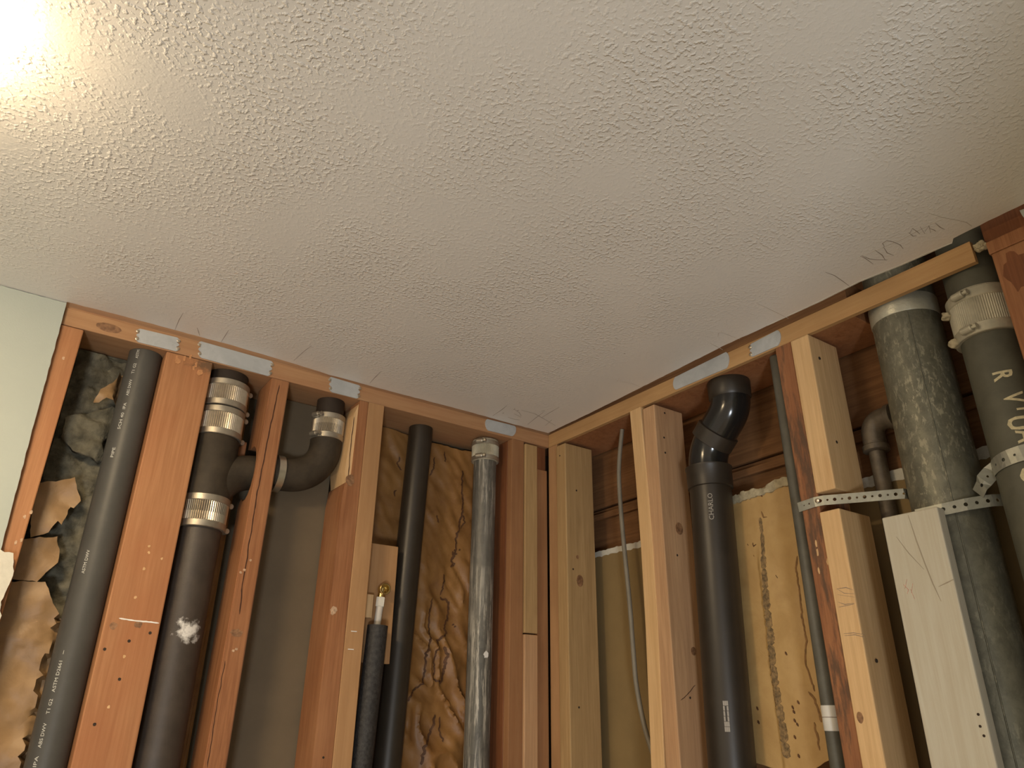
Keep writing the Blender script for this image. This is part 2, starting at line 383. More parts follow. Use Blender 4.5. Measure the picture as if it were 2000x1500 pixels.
# ------------------------------------------------------------------ setting
# ceiling: drywall sheet with a hand-cut edge along both opened walls
edgeL = [(-1.124, -.016), (-1.03, -.020), (-.936, -.020), (-.84, -.021), (-.745, -.016), (-.66, -.010), (-.611, -.005), (-.463, -.004), (-.274, -.007), (-.115, -.004)]
edgeR = [(-0.005,-0.006),(-0.007,-0.172),(-0.012,-0.323),(-0.017,-0.468),(-0.023,-0.616),(-0.02,-0.712),(-0.018,-0.821),(-0.021,-0.902),(-0.012,-0.97),(-0.01,-1.011),(-0.007,-1.05),(-0.018,-1.057),(-0.02,-1.109),(-0.021,-1.149)]
jag = []
for a, b in zip(edgeL+edgeR, (edgeL+edgeR)[1:]+[edgeR[-1]]):
    n = max(1, int((Vector(a)-Vector(b)).length/.012))
    for k in range(n):
        p = Vector(a).lerp(Vector(b), k/n); q = .0016*noise.noise((p.x*130, p.y*130, 3)); jag.append((min(-.003, p.x+q), min(-.002, p.y+q)))
poly = [(-2.7, .0), (-1.125, 0.)]+jag+[(-.021, -1.16), (0., -1.17), (0., -3.7), (-2.7, -3.7)]
bm = bmesh.new(); lo = [bm.verts.new((x, y, H)) for x, y in poly]; hi = [bm.verts.new((x, y, H+.0127)) for x, y in poly]
bm.faces.new(lo); bm.faces.new(hi[::-1])
for k in range(len(poly)): j = (k+1) % len(poly); bm.faces.new((lo[k], lo[j], hi[j], hi[k]))
ceiling = struct(finish('ceiling', bm, M['ceil']))
struct(finish('floor', add_box(bmesh.new(), (-2.7, -3.7, -.04), (.4, .4, 0)), M['floor']))
# drywall still hanging at the far left, its cut edge running straight down
poly = [(-2.7, -.001), (-1.124, -.001), (-1.1165, -.30), (-1.112, -.455), (-1.099, -.468), (-1.094, -.49), (-1.097, -.515), (-1.090, -.535), (-1.094, -.56), (-1.088, -.60), (-1.09, -.8), (-1.09, -2.4), (-2.7, -2.4)]
wl = struct(finish('wall_left', prism('L', ragged(poly, .0010, .01), -.0127, -.0003), M['paint']))
rag = ragged([(-1.118, -.452), (-1.094, -.455), (-1.086, -.49), (-1.092, -.53), (-1.085, -.565), (-1.09, -.60), (-1.12, -.60)], .003, .006, 2)
finish('torn_drywall_edge', prism('L', rag, -.0145, -.0118), M['gyp'], wl)
poly = [(-1.149, -.002), (-1.154, -.035), (-1.152, -.05), (-1.158, -.075), (-1.16, -.3), (-1.165, -2.4), (-1.9, -2.4), (-1.9, -.002)]
struct(finish('wall_right', prism('R', ragged(poly, .002, .008, 5), -.0127, -.0003), M['paint']))
# the partition whose end jambs the doorway behind the viewer
struct(finish('wall_back', add_box(bmesh.new(), (-.93, -2.02, 0), (-.013, -1.9, H-.0005)), M['paint']))
# the far side of both stud walls
struct(finish('wall_north', add_box(bmesh.new(), (-2.7, .150, 0), (.15, .165, H+.3)), M['dwback']))
we = struct(finish('wall_east', add_box(bmesh.new(), (.166, -2.1, 0), (.18, .165, H+.3)), M['board']))
zz = [.30, .14, -.030, -.186, -.345, -.50]
for k in range(5):
    finish('board', wbox('R', -2.1, .13, .146+.003*(k % 2), .1655, zz[k+1]+.004, zz[k], .003), M['board'], we)
struct(finish('trim_1', wbox('R', -2.1, .13, .138, .1485, -.214, -.198, .002), M['board']))
# unseen cover added over the open cavity to keep world light out
struct(finish('cavity_light_cover', add_box(bmesh.new(), (-.4, -2.1, H+.30), (.18, .165, H+.32)), M['board']))

# neighbour's wall board: brown paper back, white broken top edge
p = tag(finish('drywall_panel', wbox('R', -.38, .08, .120, .132, -2.4, -.312, 0), M['tanboard']), 'tan paper back of a wall board behind the grey cable, white broken top edge', 'wall board')
finish('gypsum_edge', prism('R', ragged([(-.38, -.314), (-.38, -.300), (.08, -.300), (.08, -.314)], .004, .008, 1), .119, .131), M['gyp'], p)
p = tag(finish('drywall_panel', wbox('R', -1.3, -.72, .134, .1455, -2.4, -.300, 0), M['tanboard']), 'shadowed wall board behind the small steel elbow, pale broken top edge', 'wall board')
finish('gypsum_edge', prism('R', ragged([(-1.3, -.302), (-1.3, -.284), (-.72, -.284), (-.72, -.302)], .004, .008, 4), .133, .145), M['gyp'], p)
tag(finish('drywall_panel', wbox('L', -.70, -.545, .094, .106, -2.4, -.04, 0), M['dwback']), 'smooth grey brown board back between the cracked stud and the split stud', 'wall board')

# ------------------------------------------------------------------ top plates
pl = tag(finish('top_plate', wbox('L', -1.123, .001, 0, .140, -.038, -.003), M['plateL']), 'orange brown horizontal top plate along the left wall carrying four nail plates', 'timber')
finish('knot', disc('L', *([(-1.047,-0.022)][0]), 0, .022, .009, .0003), M['knot'], pl)
tag(finish('top_plate', wbox('L', -1.40, .16, .004, .140, -.0025, .035), M['plateL']), 'upper plate edge in the thin gap above the left top plate', 'timber')
tag(finish('furring_strip', prism('R', [(-.0005, -.038), (-.0005, -.003), (-1.071, -.006), (-1.0715, -.043), (-.86, -.041)], .0, .0095), M['plateR']), 'long tan strip along the top of the right wall ending free before the lettered pipe', 'timber')
tag(finish('top_plate', wbox('R', -.862, .0, .010, .140, -.0382, -.0035), M['redwood2']), 'reddish top plate of the right wall behind the long tan strip', 'timber')
tag(finish('top_plate', wbox('R', -.86, -.002, .004, .140, -.0025, .035), M['board']), 'upper plate in the gap above the right top plate, its shade put into a dark colour', 'timber')  # shadow of the gap is put into this plate's dark wood colour
sp = tag(finish('top_plate', wbox('R', -1.9, -1.091, .0, .140, -.042, -.020), M['redwood2']), 'short orange plate stub at the far right above the last stud', 'timber')
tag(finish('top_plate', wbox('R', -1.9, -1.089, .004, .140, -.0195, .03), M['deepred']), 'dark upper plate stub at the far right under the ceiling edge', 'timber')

def nail_plate(w, pts, ends, label, n_l=2, n_r=2):
    """thin stamped steel plate: long sides straight, toothed or rounded short ends"""
    cu = sum(p[0] for p in pts)/4; cz = sum(p[1] for p in pts)/4; pts = [(cu+(p[0]-cu)*1.02, max(-.0378, cz+(p[1]-cz)*1.10)) for p in pts]
    (u0, zt0), (u1, zt1), (u2, zb1), (u3, zb0) = pts; s = 1 if u1 > u0 else -1
    def end(ua, za, ub, zb, sg, style):
        out = []
        for k in range(13):
            t = k/12; q = (.0055*abs(math.sin(t*math.pi*3))-.0015) if style == 't' else .0075*math.sin(t*math.pi)**.6
            out.append((ua+(ub-ua)*t+sg*q, za+(zb-za)*t))
        return out
    poly = end(u1, zt1, u2, zb1, s, ends[1])+end(u3, zb0, u0, zt0, -s, ends[0])
    o = tag(finish('nail_plate', prism(w, poly, -.0018, .0003), M['plate']), label, 'nail plate')
    for (ua, za, ub, zb, sg, st) in ((u0, zt0, u3, zb0, -s, ends[0]), (u1, zt1, u2, zb1, s, ends[1])):
        if st != 't': continue
        for t in (.22, .78):
            c = lathe((P(w, ua+(ub-ua)*t+sg*.002, -.0018, za+(zb-za)*t), P(w, 0, -1, 0)-P(w, 0, 0, 0)), [(0, .0036), (.0008, .0034), (.0014, .0018)], 14)
            finish('nail_head', c, M['steel'], o, True)
    return o
nail_plate('L', [(-0.996,-0.009),(-0.927,-0.007),(-0.924,-0.034),(-0.993,-0.035)], 'tt', 'small grey nail plate on the left top plate above the grey plastic pipe')
nail_plate('L', [(-0.883,-0.002),(-0.739,-0.004),(-0.741,-0.038),(-0.876,-0.034)], 'tt', 'longest grey nail plate on the left top plate above the banded stack')
nail_plate('L', [(-0.606,-0.004),(-0.538,-0.006),(-0.54,-0.036),(-0.6,-0.036)], 'tt', 'small grey nail plate above the curved elbow on the left top plate')
nail_plate('L', [(-0.192,-0.005),(-0.11,-0.004),(-0.118,-0.031),(-0.188,-0.032)], 'rr', 'small greenish grey nail plate on the left top plate nearest the corner')
nail_plate('R', [(-0.456,-0.007),(-0.593,-0.004),(-0.589,-0.036),(-0.455,-0.034)], 'rr', 'long grey nail plate with rounded ends above the black jogged pipe')
nail_plate('R', [(-0.656,-0.011),(-0.717,-0.008),(-0.713,-0.037),(-0.655,-0.037)], 'tr', 'short grey nail plate above the reddish stud on the right wall')

# ------------------------------------------------------------------ left wall timbers
ZB = -2.4
def hole(w, u, z, parent, r=.0022, d=0.): finish('nail_hole', disc(w, u, z, d, r, r, .0003, 10), M['hole'], parent)
def holes(w, pts, parent, r=.0022, d=0.):
    for u, z in pts: hole(w, u, z, parent, r, d)
s = stud('wall_stud', 'L', -1.123, -1.085, 0, .089, -.039, ZB, M['redwood'], 'orange wall stud at the far left beside the white drywall')
for (u, z) in [(-1.104,-0.103),(-1.086,-0.384),(-1.093,-0.393),(-1.095,-0.436),(-1.088,-0.431)]: finish('plaster_dab', disc('L', u, z, 0, .0022, .0035, .0008, 9, .6), M['haze'], s)
s2 = stud('wall_stud', 'L', -.940, -.852, 0, .089, -.039, ZB, M['redstain'], 'widest orange stud, between the grey plastic pipe and the banded stack')
for (u, z) in [(-0.917,-0.054),(-0.873,-0.067)]: finish('nail_gouge', disc('L', u, z, 0, .0055, .0062, .0012, 14, .4), M['gouge'], s2)
for (u, z) in [(-0.92,-0.047),(-0.906,-0.045),(-0.896,-0.039),(-0.883,-0.052),(-0.886,-0.06)]: finish('nail_gouge', disc('L', u, z, 0, .0022, .006, .0008, 9, .7, 2), M['gouge'], s2)
holes('L', [(-0.866,-0.56),(-0.896,-0.575),(-0.93,-0.59),(-0.898,-0.635),(-0.92,-0.703)], s2, .0026)
for (u, z) in [(-0.925,-0.553),(-0.887,-0.547)]: finish('dent', disc('L', u, z, 0, .006, .0065, .0003, 12, .4), M['knot'], s2)
finish('paint_line', ribbon(lambda a, b, t: P('L', a, -t, b), wiggle([(-0.919,-0.54),(-0.895,-0.542),(-0.876,-0.542),(-0.855,-0.543)], .001), .0022, .0005), M['whitespot'], s2)
for (u, z) in [(-0.897,-0.415),(-0.895,-0.426),(-0.872,-0.434),(-0.897,-0.455),(-0.901,-0.504),(-0.898,-0.6),(-0.905,-0.677)]: finish('chip', disc('L', u, z, 0, .0022, .0026, .0006, 8, .6), M['fresh'], s2)

# cracked stud with the notch for the branch drain
poly = [(0, -.039), (0, ZB), (.089, ZB), (.089, -.300)]+[(.052+.042*math.cos(a), -.236+.058*math.sin(a)) for a in [math.radians(-58-k*21) for k in range(12)]]+[(.089, -.175), (.089, -.039)]
bm = prism('L', poly, -.7315, -.6935, 'dz')
for v in bm.verts: v.co.x += -.012*(H-.039-v.co.z)/.73*.73
bmesh.ops.bevel(bm, geom=[e for e in bm.edges if abs(e.verts[0].co.z-e.verts[1].co.z) > 1], offset=.002, segments=2, affect='EDGES')
s3 = tag(finish('wall_stud', bm, M['redwood2']), 'cracked orange stud notched round the branch drain pipe', 'timber')
fL = lambda a, b, t: P('L', a, -t, b)
finish('crack', ribbon(fL, wiggle([(-0.714,-0.051),(-0.72,-0.165),(-0.724,-0.284),(-0.724,-0.395),(-0.724,-0.462),(-0.721,-0.517)], .0016, .006, 60), .0022, .0003), M['crack'], s3)
finish('crack', ribbon(fL, wiggle([(-0.733,-0.598),(-0.735,-0.665),(-0.734,-0.745),(-0.734,-0.768)], .0012, .006, 60), .0014, .0003), M['crack'], s3)
finish('knot', disc('L', *([(-0.721,-0.55)][0]), 0, .011, .007, .0004, 18, .5), M['knot'], s3)
for (u, z) in [(-0.725,-0.437),(-0.717,-0.418),(-0.731,-0.442),(-0.722,-0.58),(-0.717,-0.577)]: finish('plaster_dab', disc('L', u, z, 0, .0026, .0022, .0008, 9, .7), M['haze'], s3)

# split stud: the upper left corner has broken away
poly = [(-.5115, -.039), (-.5115, ZB), (-.550, ZB), (-.549, -.270), (-.5455, -.235), (-.533, -.215), (-.531, -.039)]
s4 = tag(finish('wall_stud', prism('L', poly, 0, .089), M['redwood2']), 'split orange stud with a knot and pale torn wood at its top', 'timber')
finish('split_wood', prism('L', [(-.532, -.047), (-.532, -.214), (-.543, -.232), (-.548, -.20), (-.541, -.075)], .004, .085), M['fresh'], s4)
finish('crack', ribbon(lambda a, b, t: P('L', a, .004-t, b), wiggle([(-.540, -.08), (-.5405, -.15), (-.538, -.225)], .001, .006, 60), .0016), M['crack'], s4)
finish('knot', disc('L', *([(-0.535,-0.226)][0]), 0, .0095, .013, .0004, 18, .3), M['knot'], s4)
finish('plaster_dab', disc('L', *([(-0.54,-0.494)][0]), 0, .007, .008, .0004, 14, .5), M['haze'], s4)
hole('L', *([(-0.529,-0.755)][0]), s4)
t4 = stud('furring_strip', 'L', -.5105, -.4725, -.002, .089, -.0385, ZB, M['tan'], 'smooth tan strip standing against the split stud, left wall', bev=.001)
for (u, z) in [(-0.494,-0.531),(-0.497,-0.565)]: finish('staple', wbox('L', u-.006, u+.006, -.0032, -.001, z-.0008, z+.0008, 0), M['whitespot'], t4)
# corner group
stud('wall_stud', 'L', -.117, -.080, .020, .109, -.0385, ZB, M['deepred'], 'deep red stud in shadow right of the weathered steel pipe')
stud('furring_strip', 'L', -.1165, -.0795, -.001, .019, -.0385, ZB, M['tan2'], 'brown smooth strip on the left wall, left of the two-piece strip', bev=.001)
a = tag(finish('pine_strip', wbox('L', -.0780, -.0405, -.006, .030, -.5045, -.044, .002), M['pine']), 'upper length of the light pine strip in the corner', 'timber')
b_ = tag(finish('pine_strip', wbox('L', -.0785, -.0410, -.007, .030, ZB, -.5075, .002), M['pine2']), 'lower length of the light pine strip in the corner, below the joint', 'timber')
stud('wall_stud', 'L', -.0385, -.001, .006, .089, -.1005, ZB, M['tan2'], 'brown corner stud behind the pine strip, short of the plate', bev=.001)
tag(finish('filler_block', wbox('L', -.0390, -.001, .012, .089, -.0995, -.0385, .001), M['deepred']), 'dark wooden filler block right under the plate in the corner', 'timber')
stud('furring_strip', 'R', -.0355, -.0005, -.0005, .089, -.0385, ZB, M['tan'], 'tan strip on the right wall directly in the corner', bev=.001)

# ------------------------------------------------------------------ right wall timbers
fR = lambda a, b, t: P('R', a, -t, b)
def side_holes(u, pts, parent, r=.0024):
    for d, z in pts: finish('nail_hole', sidedisc('R', d, z, u, r, r, .0003, 10), M['hole'], parent)
s = stud('wall_stud', 'R', -.0735, -.0365, -.004, .085, -.046, ZB, M['pine'], 'pale greyish pine stud nearest the corner on the right wall')
side_holes(-.0735, [(.030, -.165), (.022, -.66), (.014, -.36)], s)
for d, z, a, b2 in ((.034, -.385, .010, .014), (.028, -.33, .004, .005)): finish('knot', sidedisc('R', d, z, -.0735, a, b2), M['knot'], s)
hole('R', -.052, -.075, s, .002, -.004)
st = stud('furring_strip', 'R', -.3455, -.311, -.004, .030, -.0385, ZB, M['yellow'], 'thin bowed pine strip gapped from the pinkish stud', bow=-.010, bev=.0015)
s = stud('wall_stud', 'R', -.3865, -.3500, -.002, .087, -.046, ZB, M['pine2'], 'pinkish fir stud beside the bowed strip, left of the black jogged pipe')
for d, z, a, b2 in ((.046, -.318, .011, .013), (.058, -.56, .007, .008)): finish('knot', sidedisc('R', d, z, -.3865, a, b2), M['knot'], s)
side_holes(-.3865, [(.030, -.060), (.022, -.12), (.022, -.155), (.034, -.375), (.038, -.645)], s)
finish('crack', ribbon(lambda a, b, t: P('R', -.3865-t, a, b), wiggle([(.012, -.650), (.030, -.640), (.055, -.622)], .001), .0012), M['crack'], s)
s = stud('wall_stud', 'R', -.7405, -.7060, 0, .089, -.0385, ZB, M['rot'], 'reddish stud with dark water stains beside the two-piece yellow stud', lean=-.014)
for (u, z) in [(-0.728,-0.415),(-0.728,-0.43),(-0.725,-0.459),(-0.743,-0.447)]: finish('plaster_dab', disc('R', u, z, 0, .0018, .006, .0006, 9, .6), M['fresh'], s)
a = stud('wall_stud', 'R', -.7795, -.7425, -.004, .085, -.042, -.3330, M['yellow'], 'upper length of the yellow pine stud above the perforated strap', lean=-.006)
side_holes(-.7805, [(.020, -.085), (.026, -.245)], a, .003)
b_ = stud('wall_stud', 'R', -.7815, -.7445, -.004, .085, -.3660, ZB, M['yellow'], 'lower length of the yellow pine stud below the perforated strap', lean=-.006)
finish('knot', disc('R', *([(-0.757,-0.679)][0]), -.004, .005, .008, .0004), M['knot'], b_)
side_holes(-.785, [(.020, -.60)], b_, .003)
def rmark(px, par, mat, wd=.0009, d=-.004):
    finish('pencil_mark', ribbon(lambda a, b, t: P('R', a, d-t, b), px, wd, .0003), mat, par)
for px in ([(-0.754,-0.492),(-0.77,-0.492),(-0.781,-0.497)], [(-0.754,-0.492),(-0.765,-0.5),(-0.782,-0.503)], [(-0.754,-0.501),(-0.781,-0.508)], [(-0.752,-0.512),(-0.763,-0.517),(-0.779,-0.517)], [(-0.752,-0.52),(-0.767,-0.519),(-0.779,-0.518)], [(-0.753,-0.56),(-0.77,-0.56),(-0.787,-0.564)], [(-0.754,-0.563),(-0.772,-0.563),(-0.787,-0.568)]):
    rmark(px, b_, M['pencil'])
# primed board lying flat in front of the big duct
wb = stud('primed_board', 'R', -.9440, -.8600, -.0250, -.0040, -.4020, ZB, M['white'], 'white primed board standing in front of the large mottled duct')
for px in ([(-0.901,-0.406),(-0.905,-0.444),(-0.91,-0.478),(-0.915,-0.507),(-0.921,-0.532)], [(-0.877,-0.434),(-0.89,-0.46),(-0.907,-0.486)], [(-0.922,-0.512),(-0.935,-0.508),(-0.944,-0.505)]):
    rmark(px, wb, M['boardpencil'], .0013, -.025)
for px in ([(-0.873,-0.503),(-0.879,-0.511),(-0.876,-0.516)], [(-0.882,-0.51),(-0.885,-0.525)], [(-0.88,-0.496),(-0.874,-0.509)], [(-0.887,-0.503),(-0.882,-0.516)]):
    rmark(px, wb, M['redpencil'], .0010, -.025)
holes('R', [(-0.935,-0.689),(-0.936,-0.675),(-0.937,-0.7)], wb, .0018, -.025)
s = stud('wall_stud', 'R', -1.183, -1.0935, 0, .089, -.0425, ZB, M['redwood2'], 'last reddish stud at the far right edge beyond the lettered pipe')
finish('wood_stain', disc('R', -1.118, -.085, 0, .016, .03, .0003, 20, .5), M['deepred'], s)

# ------------------------------------------------------------------ pipes of the left wall
def coupling(parent, c, ax, r, length, ang, corrug=True, bands=(.10, .90), bw=.013, shield='steel', name='pipe_coupling', band='bandgrey', screw=True, ribs=72, amp=.0007):
    """no-hub coupling: corrugated shield with two screw bands; c = middle, ax = axis, ang = screw side (deg round the axis, 0 = first frame axis)"""
    ax = ax.normalized(); h = length/2
    n = 14; prof = [(-h, r)]+[(-h+length*k/n, r+.0012, True) for k in range(1, n)]+[(h, r)]
    o = finish(name, lathe((c, ax), prof, ribs*4, ribs if corrug else 0, amp if corrug else 0), M[shield], parent, True, angle=60)
    e1 = (Vector((1, 0, 0))-ax*ax.x).normalized() if abs(ax.z) > .9 else ax.orthogonal().normalized(); e2 = ax.cross(e1)
    for q in bands:
        s0 = -h+length*q
        bnd = finish('clamp_band', lathe((c, ax), [(s0-bw/2, r+.0016), (s0-bw/2+.001, r+.0028), (s0+bw/2-.001, r+.0028), (s0+bw/2, r+.0016)], 72), M[band], o, True)
        if screw:
            dirv = e1*math.cos(math.radians(ang))+e2*math.sin(math.radians(ang)); tg = ax.cross(dirv)
            bx = bmesh.new(); k0 = c+ax*s0+dirv*(r+.0065)
            lathe((k0-tg*.009, tg), [(0, .0052), (.002, .0058), (.016, .0058), (.018, .005)], 16, bm=bx)
            lathe((k0+tg*.009, tg), [(0, .0028), (.004, .0028), (.004, .0045), (.008, .0045)], 6, bm=bx)
            merge(bx, add_box(bmesh.new(), (0, 0, 0), (.0001, .0001, .0001)))
            merge_into = bmesh.new(); me = bpy.data.meshes.new('x'); bx.to_mesh(me); me.transform(Matrix.Identity(4)); merge_into.from_mesh(me); bpy.data.meshes.remove(me); bx.free()
            bmesh.ops.delete(merge_into, geom=[v for v in merge_into.verts if v.co.length < .01], context='VERTS')
            for f in merge_into.faces: f.smooth = False
            me = bpy.data.meshes.new('screw_housing'); 
            lo_ = k0.copy(); bmesh.ops.translate(merge_into, verts=merge_into.verts[:], vec=-lo_); bmesh.ops.recalc_face_normals(merge_into, faces=merge_into.faces[:]); merge_into.to_mesh(me); merge_into.free(); me.materials.append(M['steel'])
            # the housing is welded to its band: joined into the band's mesh
            j = bmesh.new(); j.from_mesh(bnd.data); t = bmesh.new(); t.from_mesh(me); bmesh.ops.translate(t, verts=t.verts[:], vec=lo_-world_loc(bnd)); merge(j, t); j.to_mesh(bnd.data); j.free(); bpy.data.meshes.remove(me)
    return o

# grey plastic vent pipe in the insulated bay
AX, AY, AR = -.970, .046, .0300
vp = tag(vpipe('plastic_pipe', AX, AY, ZB, -.0385, AR, M['absgrey'], None), 'dark grey plastic pipe with white printing in the insulated left bay', 'pipe')
ax_ = lambda z: (AX, AY)
for body, z0, z1 in (('IPA', -.764, -.749), ('ABS DWV', -.737, -.702), ('T1 G2', -.689, -.667), ('ASTM D2661', -.657, -.610), ('-', -.600, -.594), ('ASTM DWV', -.470, -.430), ('PIPE', -.262, -.243),
                     ('SCH 40', -.207, -.174), ('IPA', -.167, -.154), ('ABS DWV', -.139, -.105), ('T1 G2', -.093, -.071), ('ASTM', -.060, -.042)):
    o = wrap_text('printed_text', body, .0076, ax_, AR, 236, z0, 1, M['lettering'], vp)
    me = o.data; zs = [v.co.z for v in me.vertices]; k = (z1-z0)/(max(zs)-min(zs))
    for v in me.vertices: v.co.z *= k

# banded drain stack with its branch
SX, SY, SR = -.8075, .052, .0405
root = empty('drain_stack', (SX, SY, 0), 'dark banded drain stack with a curved branch behind the widest orange stud', 'pipe')
n_ = M['iron'].node_tree; bs = n_.nodes['Principled BSDF']
lower = vpipe('pipe_section', SX, SY, ZB, -.350, SR, M['iron'], root)
im = plain('iron_with_white_splash', (.055, .042, .033), .5, 0, .15, 35, .0003, 300, spots=[((.006, -.036, 2.4-.548), .030, (.75, .73, .70), .34, 60)])
lower.data.materials[0] = im
vpipe('pipe_section', SX, SY, -.16, -.02-.0185, SR, M['iron'], root)
# sanitary tee: barrel and sweeping side branch
bm = lathe((Vector((SX, SY, H-.345)), UP), [(0, .042), (.01, .0455), (.155, .0455), (.17, .042), (.19, .0415)], 56)
br = bez((SX, SY, H-.30), (SX+.02, SY, H-.255), (SX+.045, SY, H-.236), (-.715, .052, H-.232), 14)
tube(br, [.040-.0004*k for k in range(15)], 40, bm=bm)
finish('tee_fitting', bm, M['fit'], root, True, angle=50)
for z, ln in ((-.089, .055), (-.150, .058), (-.333, .062)):
    coupling(root, Vector((SX, SY, H+z)), UP, .0445, ln, 12, screw=True)
# long-sweep elbow right of the cracked stud
pth = [Vector((-.716, .052, H-.2265)), Vector((-.665, .052, H-.2245))]+arc((-.657, .052, H-.1455), (0, 0, -1), (1, 0, 0), .078, 0, math.pi/2, 16)[1:]+[Vector((-.579, .052, H-.10))]
el = finish('elbow_fitting', tube(pth, [.0345]*2+[.0348]*15+[.0345]*2, 44), M['fit'], root, True, angle=50)
finish('clamp_ring', lathe((Vector((-.684, .052, H-.2255)), Vector((1, 0, .02))), [(0, .036), (.001, .0385), (.015, .0385), (.016, .036)], 64), M['steel'], root, True)
vpipe('pipe_section', -.579, .052, -.11, -.0385, .0305, M['iron'], root)
coupling(root, Vector((-.579, .052, H-.104)), UP, .0335, .056, 205)
# black vent behind the block, leaning slightly
tag(vpipe('plastic_pipe', -.336-.0135, .075, -.60-.20, -.0385, .0290, M['abs'], None, (.0255, 0)), 'x', 'pipe') if False else None
bm = lathe((Vector((-.336-.025*3.2, .0755, 0)), Vector((.025*3.2, 0, H-.0385))), [(0, .029), ((Vector((.08, 0, H-.0385))).length, .029)], 48)
tag(finish('plastic_pipe', bm, M['abs'], None, True), 'matt black plastic pipe on the left wall between the wood block and the brown paper', 'pipe')
# weathered steel pipe
gp = tag(vpipe('steel_pipe', -.162, .052, ZB, -.045, .0285, M['galvpipe'], None), 'weathered grey steel pipe with a worn coupling at its top, left wall', 'pipe')
finish('plaster_dab', disc('L', -.163, -.555, .0235, .006, .007, .001, 12, .5), M['whitespot'], gp)
coupling(gp, Vector((-.162, .052, H-.070)), UP, .0325, .056, 215, True, (.12, .82), .011, 'clamp', band='bandgrey')

# wood block, brass elbow and insulated water line
wbk = tag(finish('mounting_block', wbox('L', -.4720, -.3900, .040, .0515, -.585, -.342, .001), M['block']), 'square-cut tan wood block behind the brass elbow', 'timber')
tag(finish('wood_shim', wbox('L', -.4715, -.4460, .024, .0395, -.499, -.452, .001), M['fresh']), 'small pale wood shim left of the white nut', 'timber')
wlr = empty('water_line', (-.4365, .018, 0), 'water line in a black foam sleeve rising to a brass elbow', 'pipe')
bc = Vector((-.4225, .0180, H-.4385))
bm = lathe((bc+Vector((0, .0215, 0)), Vector((0, -1, 0))), [(0, .0085), (.004, .0085), (.006, .0118), (.019, .0122), (.0202, .0110), (.0198, .0088), (.008, .0082), (.008, .0042), (.0085, .0036)], 40)
tube([bc+Vector((-.0015, .013, .002)), bc+Vector((-.004, .013, -.017))], .0078, 20, bm=bm)
finish('brass_elbow', bm, M['brass'], wlr, True)
finish('bore_shade_disc', lathe((bc+Vector((0, .0140, 0)), Vector((0, -1, 0))), [(0, .0035), (.0002, .0080)], 24), M['hole'], wlr)  # dark disc stands in for the shade inside the elbow mouth
finish('nut', lathe((bc+Vector((-.0035, .013, -.016)), Vector((-.06, 0, -1))), [(0, .0085), (.001, .0098), (.019, .0098), (.020, .0085)], 6), M['nut'], wlr)
finish('plastic_tube', lathe((bc+Vector((-.0045, .013, -.034)), Vector((-.075, 0, -1))), [(0, .0075), (.080, .0075)], 24), M['poly'], wlr, True)
fp = [Vector((-.4345, .0172, H-.514)), Vector((-.4375, .0172, H-.60)), Vector((-.4435, .020, H-.78)), Vector((-.4500, .028, H-1.3)), Vector((-.4500, .028, 0))]
finish('foam_sleeve', tube(fp, .0210, 36), M['foam'], wlr, True, angle=50)

# ------------------------------------------------------------------ insulation of the left wall
def dbatt(u, z): return max(.0800 if abs(u+.97) < .036 else 0, .092+.012*min(1, max(0, (-z-.40)/.05))-.012*abs(noise.noise((u*14, z*14, 2)))-.018*noise.noise((u*30, z*30, 5))-.007*noise.noise((u*80, z*80, 7))-.003*noise.noise((u*200, z*200, 1)))
bt = tag(finish('insulation_batt', sheet('L', [(-1.084, -.040), (-.941, -.040), (-.941, -2.38), (-1.084, -2.38)], dbatt, .0055, .02), M['batt'], None, True, angle=80), 'dusty grey fibre insulation with torn paper facing behind the grey plastic pipe', 'insulation')
def dtorn(k, base=.058): return lambda u, z: max(.0772 if u > -1.003 else 0, base-.012*noise.noise((u*22, z*22, k))-.004*noise.noise((u*70, z*70, k)))
z2 = lambda s: s
tp = [ ([(-1.037,-0.157),(-1.031,-0.127),(-1.019,-0.114),(-1.008,-0.097),(-1.007,-0.085),(-0.995,-0.077),(-0.992,-0.092),(-0.996,-0.11),(-0.991,-0.124),(-0.992,-0.142),(-1.018,-0.143),(-1.028,-0.154)], 1, .050),
       ([(-1.097,-0.322),(-1.061,-0.313),(-1.034,-0.3),(-1.022,-0.326),(-1.015,-0.339),(-1.023,-0.354),(-1.028,-0.352),(-1.035,-0.387),(-1.042,-0.381),(-1.051,-0.402),(-1.075,-0.414)], 2, .058),
       ([(-1.089,-0.418),(-1.048,-0.41),(-1.036,-0.406),(-1.026,-0.434),(-1.025,-0.45),(-1.039,-0.469),(-1.048,-0.485),(-1.087,-0.484)], 3, .060),
       ([(-1.086,-0.489),(-1.05,-0.485),(-1.036,-0.484),(-1.017,-0.518),(-0.999,-0.539),(-0.972,-0.553),(-0.954,-0.585),(-0.96,-0.606),(-0.958,-0.65),(-0.958,-0.696),(-0.963,-0.723),(-0.957,-0.81),(-1.097,-0.805),(-1.102,-0.643)], 4, .060)]
for poly, k, base in tp:
    finish('torn_facing', sheet('L', ragged(poly, .0025, .006, k), dtorn(k, base), .008, .0008), M['kraft3'], bt, True, angle=60)
def dfold(u, z): return max(.0785 if u > -1.003 else 0, .066-.020*math.exp(-((u+1.035)/.03)**2)*noise.noise((u*30, z*60, 11))-.012*noise.noise((u*20, z*45, 13)))
finish('fibre_fold', sheet('L', ragged([(-1.074,-0.191),(-1.027,-0.165),(-0.991,-0.145),(-0.991,-0.187),(-1.002,-0.221),(-0.992,-0.239),(-1.001,-0.261),(-1.042,-0.249),(-1.072,-0.226)], .004, .006, 8), dfold, .006, .01), M['batt'], bt, True, angle=80)
